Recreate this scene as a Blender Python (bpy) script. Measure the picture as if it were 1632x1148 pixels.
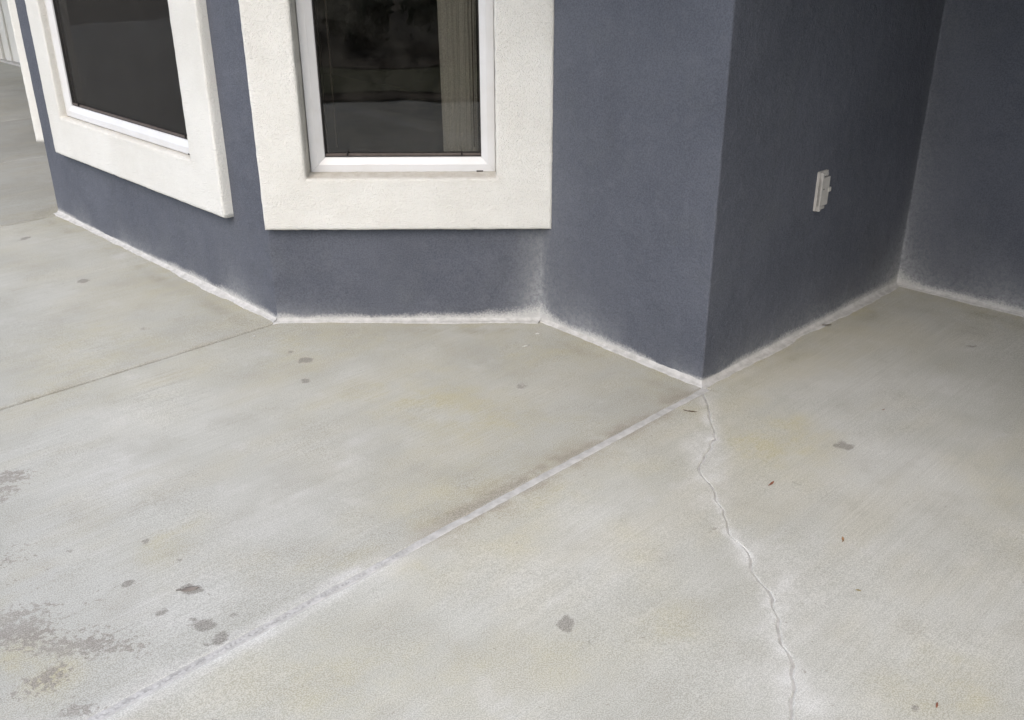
import bpy, bmesh, math, random
import numpy as np
from mathutils import Matrix, Vector

# ------------------------------------------------------------------ camera, sky, sun, exposure
S = bpy.context.scene
for o in list(bpy.data.objects):
    bpy.data.objects.remove(o)
COL = S.collection
R_CAM = [[0.999985, -0.002247, -0.004897], [-0.005388, -0.417085, -0.908851], [0.0, 0.908864, -0.417092]]
cd = bpy.data.cameras.new('camera')
cd.sensor_fit = 'HORIZONTAL'; cd.sensor_width = 36.0; cd.lens = 33.608
cd.clip_start = 0.02; cd.clip_end = 2000
cam = bpy.data.objects.new('camera', cd); COL.objects.link(cam)
r0, r1, r2 = [Vector(r) for r in R_CAM]
m = Matrix.Identity(4)
for i in range(3):
    m[i][0] = r0[i]; m[i][1] = -r1[i]; m[i][2] = -r2[i]
m.translation = Vector((0, 0, 1.5))
cam.matrix_world = m
S.camera = cam
S.render.resolution_x = 1024; S.render.resolution_y = 720

SUN_EL, SUN_AZ = 46.0, 196.0          # azimuth clockwise from +y (the view direction)
W = bpy.data.worlds.new('World'); S.world = W; W.use_nodes = True
wn = W.node_tree.nodes; wl = W.node_tree.links
bg = wn['Background']
sky = wn.new('ShaderNodeTexSky'); sky.sky_type = 'NISHITA'; sky.sun_disc = False
sky.sun_elevation = math.radians(SUN_EL); sky.sun_rotation = math.radians(SUN_AZ)
sky.air_density = 1.0; sky.dust_density = 2.5; sky.ozone_density = 1.0
wl.new(sky.outputs[0], bg.inputs[0]); bg.inputs[1].default_value = 0.15
sd = bpy.data.lights.new('sun', 'SUN'); sd.energy = 1.0; sd.angle = math.radians(75); sd.color = (1.0, 0.98, 0.95)
sun = bpy.data.objects.new('sun', sd); COL.objects.link(sun)
az, el = math.radians(SUN_AZ), math.radians(SUN_EL)
to_sun = Vector((math.sin(az) * math.cos(el), math.cos(az) * math.cos(el), math.sin(el)))
sun.rotation_euler = to_sun.to_track_quat('Z', 'Y').to_euler(); sun.location = to_sun * 30
vs = S.view_settings
vs.view_transform = 'Standard'; vs.look = 'None'; vs.gamma = 1.0; vs.exposure = 1.01
vs.use_curve_mapping = False
S.cycles.max_bounces = 8; S.cycles.diffuse_bounces = 3; S.cycles.glossy_bounces = 3; S.cycles.transparent_max_bounces = 8

# stains, worn spots and the crack, in metres on the patio
DARK=[(-0.776, 3.279, 0.026, 0.023, 1), (-0.744, 3.099, 0.014, 0.018, 0.9), (0.037, 3.044, 0.016, 0.02, 0.8), (-1.977, 4.17, 0.023, 0.026, 1), (-2.553, 4.834, 0.023, 0.028, 0.9), (-1.491, 3.594, 0.018, 0.02, 0.6), (1.039, 2.609, 0.027, 0.02, 1), (0.123, 1.78, 0.016, 0.026, 1), (-0.8, 1.916, 0.026, 0.017, 1.1), (1.772, 3.374, 0.024, 0.018, 0.6), (0.833, 2.394, 0.026, 0.014, 0.35), (0.548, 2.158, 0.02, 0.018, 0.3), (-0.98, 2.117, 0.008, 0.014, 0.9), (-0.727, 1.783, 0.027, 0.018, 1), (-0.676, 1.737, 0.016, 0.019, 1), (-0.841, 1.829, 0.012, 0.011, 0.9), (-0.962, 1.942, 0.014, 0.013, 0.9), (-0.701, 1.716, 0.01, 0.006, 0.8), (-0.761, 1.803, 0.009, 0.007, 0.8), (-0.669, 1.818, 0.009, 0.009, 0.8), (-0.862, 2.034, 0.007, 0.008, 0.8), (-1.165, 2.08, 0.008, 0.008, 0.7), (-1.189, 2.005, 0.008, 0.008, 0.7), (0.841, 1.51, 0.009, 0.01, 0.7), (0.936, 1.502, 0.007, 0.005, 0.5), (0.515, 2.829, 0.015, 0.013, 0.4), (-0.708, 1.557, 0.012, 0.011, 0.5), (-0.85, 3.349, 0.012, 0.015, 0.5)]
WET=[(-1.503, 2.452, 0.049, 0.032, 1), (-1.479, 2.376, 0.029, 0.027, 0.9), (-1.466, 2.326, 0.018, 0.02, 0.8), (-1.163, 1.769, 0.074, 0.048, 1), (-1.191, 1.813, 0.045, 0.032, 0.9), (-1.139, 1.836, 0.03, 0.032, 0.7), (-1.124, 1.747, 0.044, 0.021, 0.9), (-0.987, 1.714, 0.108, 0.027, 0.95), (-0.882, 1.703, 0.057, 0.012, 0.8), (-0.975, 1.757, 0.088, 0.026, 0.5), (-1.015, 1.615, 0.028, 0.042, 0.9), (-1.052, 1.606, 0.019, 0.015, 0.8), (-0.914, 1.519, 0.034, 0.023, 0.85), (-1.058, 1.559, 0.027, 0.022, 0.5), (-1.307, 2.04, 0.036, 0.032, 0.55), (-1.212, 1.956, 0.063, 0.03, 0.3), (-1.035, 1.87, 0.061, 0.033, 0.25), (-0.934, 1.505, 0.026, 0.017, 0.6), (-1.299, 2.076, 0.05, 0.044, 0.35)]
TAN=[(-0.251, 2.93, 0.367, 0.238, 0.8), (-0.068, 2.369, 0.328, 0.204, 0.6), (-0.196, 2.708, 0.243, 0.167, 0.5), (0.795, 2.616, 0.147, 0.158, 1), (0.91, 2.537, 0.115, 0.151, 0.6), (0.714, 2.698, 0.06, 0.104, 0.8), (-0.811, 3.36, 0.145, 0.178, 0.5), (-0.416, 2.014, 0.194, 0.066, 0.5), (0.325, 1.768, 0.088, 0.087, 0.5), (0.044, 1.665, 0.168, 0.12, 0.45), (-0.861, 2.099, 0.1, 0.098, 0.5), (-1.026, 1.577, 0.095, 0.093, 0.9), (-1.116, 1.654, 0.07, 0.06, 0.7), (-0.3, 1.609, 0.206, 0.115, 0.4), (0.323, 3.345, 0.216, 0.177, 0.6), (-1.38, 3.981, 0.196, 0.237, 0.5), (-1.612, 3.371, 0.243, 0.299, 0.35), (0.915, 1.563, 0.161, 0.11, 0.5), (1.39, 2.288, 0.106, 0.258, 0.4), (-1.684, 3.045, 0.179, 0.151, 0.4), (-1.259, 3.04, 0.179, 0.202, 0.25), (1.887, 3.931, 0.164, 0.154, 0.5), (0.293, 2.008, 0.064, 0.105, 0.3), (-0.48, 3.416, 0.367, 0.152, 0.5), (0.581, 2.874, 0.064, 0.069, 0.7)]
PALE=[(0.577, 2.503, 0.048, 0.148, 0.9), (0.569, 2.362, 0.054, 0.084, 0.6), (0.594, 2.059, 0.049, 0.055, 0.5), (0.633, 1.856, 0.068, 0.117, 0.7), (0.628, 1.547, 0.08, 0.072, 0.8), (-0.48, 2.442, 0.168, 0.249, 0.4), (-0.695, 2.245, 0.193, 0.219, 0.5), (-1.221, 2.38, 0.165, 0.205, 0.5), (1.176, 2.425, 0.222, 0.211, 0.4), (0.517, 1.584, 0.054, 0.112, 0.4), (0.1, 2.009, 0.193, 0.158, 0.25), (-1.166, 2.761, 0.248, 0.172, 0.35), (-0.744, 1.867, 0.107, 0.095, 0.45), (1.134, 3.011, 0.198, 0.149, 0.3), (1.507, 3.006, 0.132, 0.099, 0.25), (-1.916, 4.533, 0.044, 0.049, 0.9)]
CRACK=[(2.5796, -1.6811), (2.5197, -1.6181), (2.4492, -1.5587), (2.3979, -1.5107), (2.3569, -1.4679), (2.3197, -1.4471), (2.2685, -1.4306), (2.2173, -1.4159), (2.1667, -1.3919), (2.1231, -1.3633), (2.1016, -1.3346), (2.0785, -1.2942), (2.0524, -1.2632), (2.0262, -1.243), (2.0009, -1.2005), (1.9641, -1.1674), (1.9248, -1.1349), (1.905, -1.1136), (1.8961, -1.0783), (1.8874, -1.0515), (1.8581, -1.0231), (1.8308, -1.0018), (1.8053, -0.9727), (1.7871, -0.9414), (1.78, -0.9174), (1.7612, -0.8953), (1.7326, -0.8743), (1.7159, -0.8522), (1.6954, -0.8348), (1.6595, -0.8213), (1.6341, -0.7928), (1.614, -0.7664), (1.5855, -0.7385), (1.5491, -0.7124), (1.516, -0.693), (1.4812, -0.677), (1.4448, -0.6569)]

# ------------------------------------------------------------------ helpers
rng = np.random.default_rng(7)
random.seed(7)
def vnoise(x, y, seed=0):
    x = np.asarray(x, float); y = np.asarray(y, float)
    xi = np.floor(x).astype(np.int64); yi = np.floor(y).astype(np.int64)
    fx = x - xi; fy = y - yi
    def h(a, b):
        n = (a * 374761393 + b * 668265263 + seed * 974634541) & 0x7fffffff
        n = ((n ^ (n >> 13)) * 1274126177) & 0x7fffffff
        n = n ^ (n >> 16)
        return (n & 0xffff) / 65535.0
    sx = fx * fx * (3 - 2 * fx); sy = fy * fy * (3 - 2 * fy)
    a = h(xi, yi) * (1 - sx) + h(xi + 1, yi) * sx
    b = h(xi, yi + 1) * (1 - sx) + h(xi + 1, yi + 1) * sx
    return (a * (1 - sy) + b * sy) * 2 - 1
def fbm(x, y, seed=0, octv=4):
    s = 0; a = 0.5; f = 1.0
    for k in range(octv):
        s = s + a * vnoise(np.asarray(x) * f, np.asarray(y) * f, seed + k * 17); a *= 0.5; f *= 2.03
    return s
def sstep(a, b, x):
    t = np.clip((x - a) / (b - a), 0, 1); return t * t * (3 - 2 * t)

def mesh_obj(name, verts, faces, mat=None, parent=None, smooth=True, attrs=None):
    me = bpy.data.meshes.new(name)
    me.from_pydata([tuple(map(float, v)) for v in verts], [], [tuple(map(int, f)) for f in faces])
    if attrs:
        for k, arr in attrs.items():
            at = me.attributes.new(k, 'FLOAT', 'POINT'); at.data.foreach_set('value', np.asarray(arr, np.float32))
    if smooth:
        me.polygons.foreach_set('use_smooth', [True] * len(me.polygons))
    me.update()
    ob = bpy.data.objects.new(name, me); COL.objects.link(ob)
    if mat: me.materials.append(mat)
    if parent: ob.parent = parent
    return ob
def bm_obj(name, bm, mat, parent=None, smooth=False):
    me = bpy.data.meshes.new(name); bmesh.ops.recalc_face_normals(bm, faces=bm.faces); bm.to_mesh(me); bm.free()
    if smooth: me.polygons.foreach_set('use_smooth', [True] * len(me.polygons))
    ob = bpy.data.objects.new(name, me); COL.objects.link(ob); me.materials.append(mat)
    if parent: ob.parent = parent
    return ob
def tag(o, label=None, cat=None, group=None, kind=None):
    if label: o['label'] = label
    if cat: o['category'] = cat
    if group: o['group'] = group
    if kind: o['kind'] = kind
    return o
def empty(name, loc=(0, 0, 0)):
    o = bpy.data.objects.new(name, None); COL.objects.link(o); o.location = loc; o.empty_display_size = 0.1
    return o
class Frame:
    """local frame on a wall: s along it, o out of it, z up"""
    def __init__(self, A, B):
        self.A = np.array(A, float); d = np.array(B, float) - self.A; self.L = np.linalg.norm(d)
        self.d = d / self.L; self.n = np.array([self.d[1], -self.d[0]])
    def pt(self, s, o, z):
        q = self.A + self.d * s + self.n * o; return (q[0], q[1], z)
def box_bm(bm, fr, s0, s1, o0, o1, z0, z1, bev=0.0):
    vs_ = [bm.verts.new(fr.pt(s, o, z)) for s in (s0, s1) for o in (o0, o1) for z in (z0, z1)]
    fs = [bm.faces.new([vs_[i] for i in q]) for q in ((0, 1, 3, 2), (4, 6, 7, 5), (0, 4, 5, 1), (2, 3, 7, 6), (0, 2, 6, 4), (1, 5, 7, 3))]
    if bev > 0:
        ed = list({e for f in fs for e in f.edges})
        bmesh.ops.bevel(bm, geom=ed, offset=bev, segments=2, affect='EDGES', profile=0.6)
def box(name, fr, s0, s1, o0, o1, z0, z1, mat, parent=None, bev=0.0):
    bm = bmesh.new(); box_bm(bm, fr, s0, s1, o0, o1, z0, z1, bev)
    return bm_obj(name, bm, mat, parent, smooth=False)

# ------------------------------------------------------------------ materials
class NT:
    def __init__(self, name):
        self.m = bpy.data.materials.new(name); self.m.use_nodes = True
        self.t = self.m.node_tree; self.n = self.t.nodes; self.l = self.t.links
        self.b = self.n['Principled BSDF']; self.out = self.n['Material Output']
        self.co = self.n.new('ShaderNodeNewGeometry').outputs['Position']
    def link(self, a, b): self.l.new(a, b)
    def noise(self, scale, detail=4, rough=0.55, vec=None, dist=0.0):
        n = self.n.new('ShaderNodeTexNoise'); n.inputs['Scale'].default_value = scale; n.inputs['Detail'].default_value = detail
        n.inputs['Roughness'].default_value = rough; n.inputs['Distortion'].default_value = dist
        self.link(vec or self.co, n.inputs['Vector']); return n.outputs['Fac']
    def voro(self, scale, vec=None, feat='F1'):
        n = self.n.new('ShaderNodeTexVoronoi'); n.inputs['Scale'].default_value = scale; n.feature = feat
        self.link(vec or self.co, n.inputs['Vector']); return n.outputs['Distance']
    def ramp(self, fac, a, b, c0=0.0, c1=1.0, smooth=True):
        n = self.n.new('ShaderNodeMapRange'); n.interpolation_type = 'SMOOTHSTEP' if smooth else 'LINEAR'
        n.inputs['From Min'].default_value = a; n.inputs['From Max'].default_value = b
        n.inputs['To Min'].default_value = c0; n.inputs['To Max'].default_value = c1
        self.link(fac, n.inputs['Value']); return n.outputs['Result']
    def math(self, op, a, b=None, c=None):
        n = self.n.new('ShaderNodeMath'); n.operation = op
        for i, x in enumerate((a, b, c)):
            if x is None: continue
            if isinstance(x, (int, float)): n.inputs[i].default_value = x
            else: self.link(x, n.inputs[i])
        return n.outputs[0]
    def mix(self, fac, a, b, blend='MIX'):
        n = self.n.new('ShaderNodeMix'); n.data_type = 'RGBA'; n.blend_type = blend
        for k, x in ((0, fac), (6, a), (7, b)):
            if isinstance(x, (int, float)): n.inputs[k].default_value = x
            elif isinstance(x, (tuple, list)): n.inputs[k].default_value = (*x[:3], 1)
            else: self.link(x, n.inputs[k])
        return n.outputs[2]
    def attr(self, name):
        n = self.n.new('ShaderNodeAttribute'); n.attribute_name = name; return n.outputs['Fac']
    def mapped(self, scale=(1, 1, 1), rot=(0, 0, 0)):
        n = self.n.new('ShaderNodeMapping'); n.inputs['Scale'].default_value = scale; n.inputs['Rotation'].default_value = rot
        n.vector_type = 'TEXTURE' if False else 'POINT'
        self.link(self.co, n.inputs['Vector']); return n.outputs[0]
    def sep(self, k):
        n = self.n.new('ShaderNodeSeparateXYZ'); self.link(self.co, n.inputs[0]); return n.outputs[k]
    def bump(self, h, strength, dist, prev=None):
        n = self.n.new('ShaderNodeBump'); n.inputs['Strength'].default_value = strength; n.inputs['Distance'].default_value = dist
        self.link(h, n.inputs['Height'])
        if prev: self.link(prev, n.inputs['Normal'])
        return n.outputs[0]
    def done(self, col=None, rough=0.9, normal=None, spec=0.3):
        if col is not None:
            if isinstance(col, (tuple, list)): self.b.inputs['Base Color'].default_value = (*col[:3], 1)
            else: self.link(col, self.b.inputs['Base Color'])
        if isinstance(rough, (int, float)): self.b.inputs['Roughness'].default_value = rough
        else: self.link(rough, self.b.inputs['Roughness'])
        self.b.inputs['Specular IOR Level'].default_value = spec
        if normal: self.link(normal, self.b.inputs['Normal'])
        return self.m

VDIR = math.atan2(0.70009, 0.71405)     # direction of the joints in plan
def mat_concrete():
    t = NT('concrete')
    rot = t.n.new('ShaderNodeMapping'); rot.inputs['Rotation'].default_value = (0, 0, -VDIR); t.link(t.co, rot.inputs['Vector'])
    def along(a, b):                       # coordinates stretched along the broom direction
        st = t.n.new('ShaderNodeVectorMath'); st.operation = 'MULTIPLY'; st.inputs[1].default_value = (a, b, 1.0)
        t.link(rot.outputs[0], st.inputs[0]); return st.outputs[0]
    big = t.noise(1.3, 3, 0.6); mid = t.noise(9, 4, 0.65); fine = t.noise(330, 1, 0.6)
    hue = t.noise(1.0, 3, 0.6, vec=along(1.6, 3.6)); streak = t.noise(1.0, 3, 0.65, vec=along(2.6, 26.0))
    broom = t.noise(1.0, 1, 0.6, vec=along(2.0, 210.0))
    c = t.mix(t.ramp(big, 0.3, 0.7), (0.350, 0.346, 0.296), (0.450, 0.450, 0.405))
    c = t.mix(t.math('MULTIPLY', t.ramp(hue, 0.46, 0.66), 0.45), c, (0.430, 0.406, 0.315))
    c = t.mix(t.math('MULTIPLY', t.ramp(streak, 0.50, 0.72), 0.22), c, (0.475, 0.472, 0.440))
    c = t.mix(t.math('MULTIPLY', t.ramp(streak, 0.47, 0.27), 0.24), c, (0.31, 0.295, 0.245))
    blot = t.noise(5.5, 4, 0.7)
    c = t.mix(t.math('MULTIPLY', t.ramp(blot, 0.50, 0.68), 0.34), c, (0.315, 0.30, 0.25))
    c = t.mix(t.math('MULTIPLY', t.ramp(blot, 0.44, 0.30), 0.35), c, (0.50, 0.495, 0.465))
    # staining laid out on the slabs, broken up by noise
    brk = t.math('MULTIPLY', t.ramp(mid, 0.32, 0.66, 0.35, 1.25), t.ramp(streak, 0.3, 0.7, 0.7, 1.2))
    def lay(c, name, k, col, cap=0.92):
        return t.mix(t.math('MINIMUM', t.math('MULTIPLY', t.math('MULTIPLY', t.attr(name), brk), k), cap), c, col)
    c = lay(c, 'tan_stain', 1.1, (0.410, 0.378, 0.245))
    c = lay(c, 'rust', 1.5, (0.275, 0.245, 0.185))
    c = lay(c, 'bloom', 0.85, (0.58, 0.576, 0.545))
    c = lay(c, 'grime', 0.85, (0.25, 0.235, 0.185), 0.85)
    wn_ = t.noise(38, 3, 0.55)
    w = t.math('ADD', t.attr('damp'), t.math('MULTIPLY', t.math('SUBTRACT', t.noise(62, 4, 0.6), 0.5), 3.2))
    c = t.mix(t.math('MULTIPLY', t.ramp(w, 0.46, 0.80), t.ramp(mid, 0.3, 0.7, 0.58, 0.88)), c, (0.225, 0.20, 0.165))
    sp = t.math('ADD', t.attr('spot'), t.math('MULTIPLY', t.math('SUBTRACT', wn_, 0.5), 1.8))
    c = t.mix(t.math('MULTIPLY', t.ramp(sp, 0.26, 0.80), 0.74), c, (0.17, 0.155, 0.13))
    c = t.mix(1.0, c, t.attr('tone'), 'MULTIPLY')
    # sand and cement grains, small dark pits
    c = t.mix(t.ramp(fine, 0.36, 0.66), t.mix(0.24, c, (0.06, 0.058, 0.05)), t.mix(0.17, c, (0.82, 0.81, 0.77)))
    pit = t.ramp(t.voro(95), 0.03, 0.13, 1.0, 0.0)
    pitm = t.math('MULTIPLY', pit, t.ramp(mid, 0.42, 0.62, 0.0, 1.0))
    c = t.mix(t.math('MULTIPLY', pitm, 0.70), c, (0.13, 0.145, 0.13))
    bm_mask = t.ramp(big, 0.40, 0.60, 0.25, 1.0)
    c = t.mix(t.math('MULTIPLY', t.math('MULTIPLY', t.ramp(broom, 0.50, 0.75), bm_mask), 0.13), c, (0.70, 0.69, 0.66))
    c = t.mix(t.math('MULTIPLY', t.math('MULTIPLY', t.ramp(broom, 0.48, 0.28), bm_mask), 0.12), c, (0.22, 0.21, 0.18))
    h = t.math('ADD', t.math('MULTIPLY', fine, 0.25), t.math('MULTIPLY', t.math('MULTIPLY', broom, bm_mask), 0.6))
    h = t.math('SUBTRACT', h, t.math('MULTIPLY', pitm, 0.9))
    nrm = t.bump(h, 0.45, 0.0018)
    nrm = t.bump(mid, 0.22, 0.006, nrm)
    return t.done(c, t.ramp(w, 0.50, 0.70, 0.88, 0.66), nrm, 0.35)
def mat_stucco():
    t = NT('blue_grey_stucco')
    n1 = t.noise(190, 3, 0.6); n2 = t.noise(70, 3, 0.6); big = t.noise(2.4, 4, 0.6); v = t.voro(230)
    c = t.mix(t.ramp(big, 0.3, 0.7), (0.076, 0.083, 0.102), (0.098, 0.106, 0.128))
    c = t.mix(t.math('MULTIPLY', t.ramp(t.noise(5, 5, 0.6), 0.5, 0.75), 0.25), c, (0.100, 0.108, 0.112))
    c = t.mix(t.ramp(n1, 0.32, 0.66), t.mix(0.20, c, (0.03, 0.034, 0.045)), t.mix(0.10, c, (0.30, 0.31, 0.35)))
    c = t.mix(t.math('MULTIPLY', t.attr('smudge'), t.ramp(t.noise(24, 4, 0.6), 0.35, 0.65, 0.2, 0.75)), c, (0.075, 0.078, 0.09))
    # lime bloom and splashed sealant dust at the foot of the wall
    d = t.math('ADD', t.attr('dust'), t.math('MULTIPLY', t.math('SUBTRACT', t.noise(120, 4, 0.7), 0.5), 0.85))
    hz = t.ramp(t.attr('haze_dust'), 0.0, 1.0, 0.0, 0.42, False)
    c = t.mix(t.math('MULTIPLY', hz, t.ramp(t.noise(60, 4, 0.7), 0.25, 0.7, 0.45, 1.2)), c, (0.50, 0.51, 0.50))
    c = t.mix(t.math('MULTIPLY', t.ramp(d, 0.35, 1.0), 0.88), c, (0.54, 0.535, 0.51))
    trow = t.noise(16, 3, 0.6)
    c = t.mix(t.math('MULTIPLY', t.ramp(trow, 0.5, 0.72), 0.16), c, (0.15, 0.158, 0.18))
    h = t.math('ADD', t.math('MULTIPLY', n1, 0.6), t.math('MULTIPLY', n2, 0.9))
    h = t.math('SUBTRACT', h, t.math('MULTIPLY', t.ramp(v, 0.0, 0.5), 0.3))
    nrm = t.bump(h, 0.7, 0.0038)
    nrm = t.bump(trow, 0.55, 0.012, nrm)
    return t.done(c, 0.9, nrm, 0.25)
def mat_white_stucco():
    t = NT('cream_stucco')
    n1 = t.noise(190, 3, 0.6); n2 = t.noise(105, 3, 0.65); big = t.noise(2.5, 4, 0.6); v = t.voro(170)
    c = t.mix(t.ramp(big, 0.3, 0.7), (0.650, 0.638, 0.590), (0.715, 0.708, 0.665))
    c = t.mix(t.math('MULTIPLY', t.ramp(n1, 0.5, 0.28), 0.16), c, (0.40, 0.38, 0.33))
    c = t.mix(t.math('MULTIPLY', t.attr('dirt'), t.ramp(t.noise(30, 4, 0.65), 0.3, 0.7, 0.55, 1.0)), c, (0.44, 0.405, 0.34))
    h = t.math('ADD', t.math('MULTIPLY', n1, 0.8), t.math('MULTIPLY', n2, 1.0))
    h = t.math('SUBTRACT', h, t.math('MULTIPLY', t.ramp(v, 0.0, 0.5), 0.5))
    nrm = t.bump(h, 0.75, 0.0050)
    return t.done(c, 0.88, nrm, 0.3)
def mat_vinyl():
    t = NT('white_vinyl')
    n = t.noise(6, 4, 0.6)
    c = t.mix(t.ramp(n, 0.35, 0.75), (0.63, 0.632, 0.63), (0.585, 0.58, 0.565))
    c = t.mix(t.math('MULTIPLY', t.ramp(t.noise(45, 5, 0.7), 0.58, 0.78), 0.30), c, (0.50, 0.47, 0.41))
    return t.done(c, t.ramp(n, 0.3, 0.7, 0.34, 0.46), t.bump(t.noise(300, 2, 0.5), 0.05, 0.001), 0.45)
def mat_plain(name, col, rough=0.6, var=0.15, scale=60, spec=0.3, bump=0.0):
    t = NT(name); n = t.noise(scale, 4, 0.6)
    c = t.mix(t.ramp(n, 0.3, 0.7), tuple(x * (1 - var) for x in col), tuple(min(1, x * (1 + var)) for x in col))
    return t.done(c, rough, t.bump(n, 0.5, bump) if bump else None, spec)
def mat_sealant():
    t = NT('pale_sealant')
    n = t.noise(26, 5, 0.7); f = t.noise(220, 3, 0.7)
    c = t.mix(t.ramp(n, 0.3, 0.7), (0.37, 0.363, 0.34), (0.52, 0.512, 0.49))
    c = t.mix(t.math('MULTIPLY', t.ramp(f, 0.55, 0.75), 0.35), c, (0.64, 0.63, 0.60))
    c = t.mix(t.math('MULTIPLY', t.ramp(t.voro(90), 0.03, 0.12, 1, 0), t.ramp(t.noise(9, 3, 0.6), 0.5, 0.65)), c, (0.20, 0.19, 0.17))
    c = t.mix(t.attr('wear'), c, t.mix(t.ramp(t.noise(110, 3, 0.7), 0.42, 0.58), (0.20, 0.195, 0.185), (0.56, 0.555, 0.535)))
    return t.done(c, 0.85, t.bump(t.math('ADD', n, t.math('MULTIPLY', f, 0.3)), 0.4, 0.0025), 0.3)
def mat_glass():
    t = NT('window_glass')
    fr = t.n.new('ShaderNodeFresnel'); fr.inputs['IOR'].default_value = 1.52
    tr = t.n.new('ShaderNodeBsdfTransparent'); tr.inputs[0].default_value = (0.68, 0.67, 0.635, 1)
    gl = t.n.new('ShaderNodeBsdfGlossy'); gl.inputs['Roughness'].default_value = 0.012; gl.inputs['Color'].default_value = (1, 1, 1, 1)
    t.link(t.bump(t.noise(2.2, 2, 0.5), 0.06, 0.02), gl.inputs['Normal'])
    df = t.n.new('ShaderNodeBsdfDiffuse'); df.inputs[0].default_value = (0.45, 0.43, 0.38, 1)
    mx = t.n.new('ShaderNodeMixShader'); t.link(fr.outputs[0], mx.inputs[0]); t.link(tr.outputs[0], mx.inputs[1]); t.link(gl.outputs[0], mx.inputs[2])
    dust = t.n.new('ShaderNodeMixShader')
    t.link(t.math('MULTIPLY', t.ramp(t.noise(7, 5, 0.7), 0.3, 0.8), 0.035), dust.inputs[0])
    t.link(mx.outputs[0], dust.inputs[1]); t.link(df.outputs[0], dust.inputs[2])
    t.link(dust.outputs[0], t.out.inputs['Surface']); return t.m
def mat_screen():
    t = NT('insect_screen')
    tr = t.n.new('ShaderNodeBsdfTransparent'); df = t.n.new('ShaderNodeBsdfDiffuse'); df.inputs[0].default_value = (0.045, 0.043, 0.04, 1)
    mx = t.n.new('ShaderNodeMixShader')
    t.link(t.ramp(t.noise(3, 3, 0.5), 0.3, 0.7, 0.26, 0.36), mx.inputs[0]); t.link(tr.outputs[0], mx.inputs[1]); t.link(df.outputs[0], mx.inputs[2])
    t.link(mx.outputs[0], t.out.inputs['Surface']); return t.m
def mat_leaf(name, col):
    return mat_plain(name, col, 0.6, 0.3, 9, 0.3)

CONC = mat_concrete(); STUC = mat_stucco(); CREAM = mat_white_stucco(); VINYL = mat_vinyl(); SEAL = mat_sealant()
GLASS = mat_glass(); SCREEN = mat_screen()
GASKET = mat_plain('dark_gasket', (0.018, 0.016, 0.015), 0.5)
BRONZE = mat_plain('bronze_rail', (0.10, 0.082, 0.072), 0.45)
SOFFIT = mat_plain('soffit_paint', (0.17, 0.165, 0.155), 0.85)
INTER = mat_plain('interior_paint', (0.22, 0.20, 0.17), 0.9, 0.2, 2)
CURT = mat_plain('curtain_cloth', (0.74, 0.735, 0.72), 0.9, 0.25, 220)
PLAST = mat_plain('grey_plastic', (0.46, 0.445, 0.415), 0.55, 0.08, 40)
HOLE = mat_plain('dark_slot', (0.02, 0.018, 0.016), 0.8)

# ------------------------------------------------------------------ plan of the house
U = np.array([0.70009047, -0.71405416]); V = np.array([0.71405416, 0.70009047])
P0 = np.array([-2.5811, 5.3107]); P1 = np.array([-0.9691, 3.6666]); P2 = np.array([0.1219, 3.6592])
P3 = np.array([0.6723, 3.0488]); P4 = np.array([1.7382, 4.0632]); P5 = P4 + np.array([0.7173, -0.6967]) * 1.7
uv = lambda u, v: U * u + V * v
PZ = P0 + np.array([0.0, 1.09]); PC = PZ - U * 0.82; PD = PC + V * 1.47
vb = float(PD @ V)
PF = P5 - V * 1.35; PG = PF + U * 5.0
NODES = [uv(-19, 9.5), uv(-19, vb), PD, PC, PZ, P0, P1, P2, P3, P4, P5, PF, PG, PG + V * 7]
H = 2.75
BEND = 0.009
house = tag(empty('house', (float(P3[0]), float(P3[1]), 0)), 'blue grey stucco house with cream window surrounds around a bay', 'house')
def hparent(o): 
    o.parent = house; o.matrix_parent_inverse = Matrix.Translation((-float(P3[0]), -float(P3[1]), 0)); return o

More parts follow.
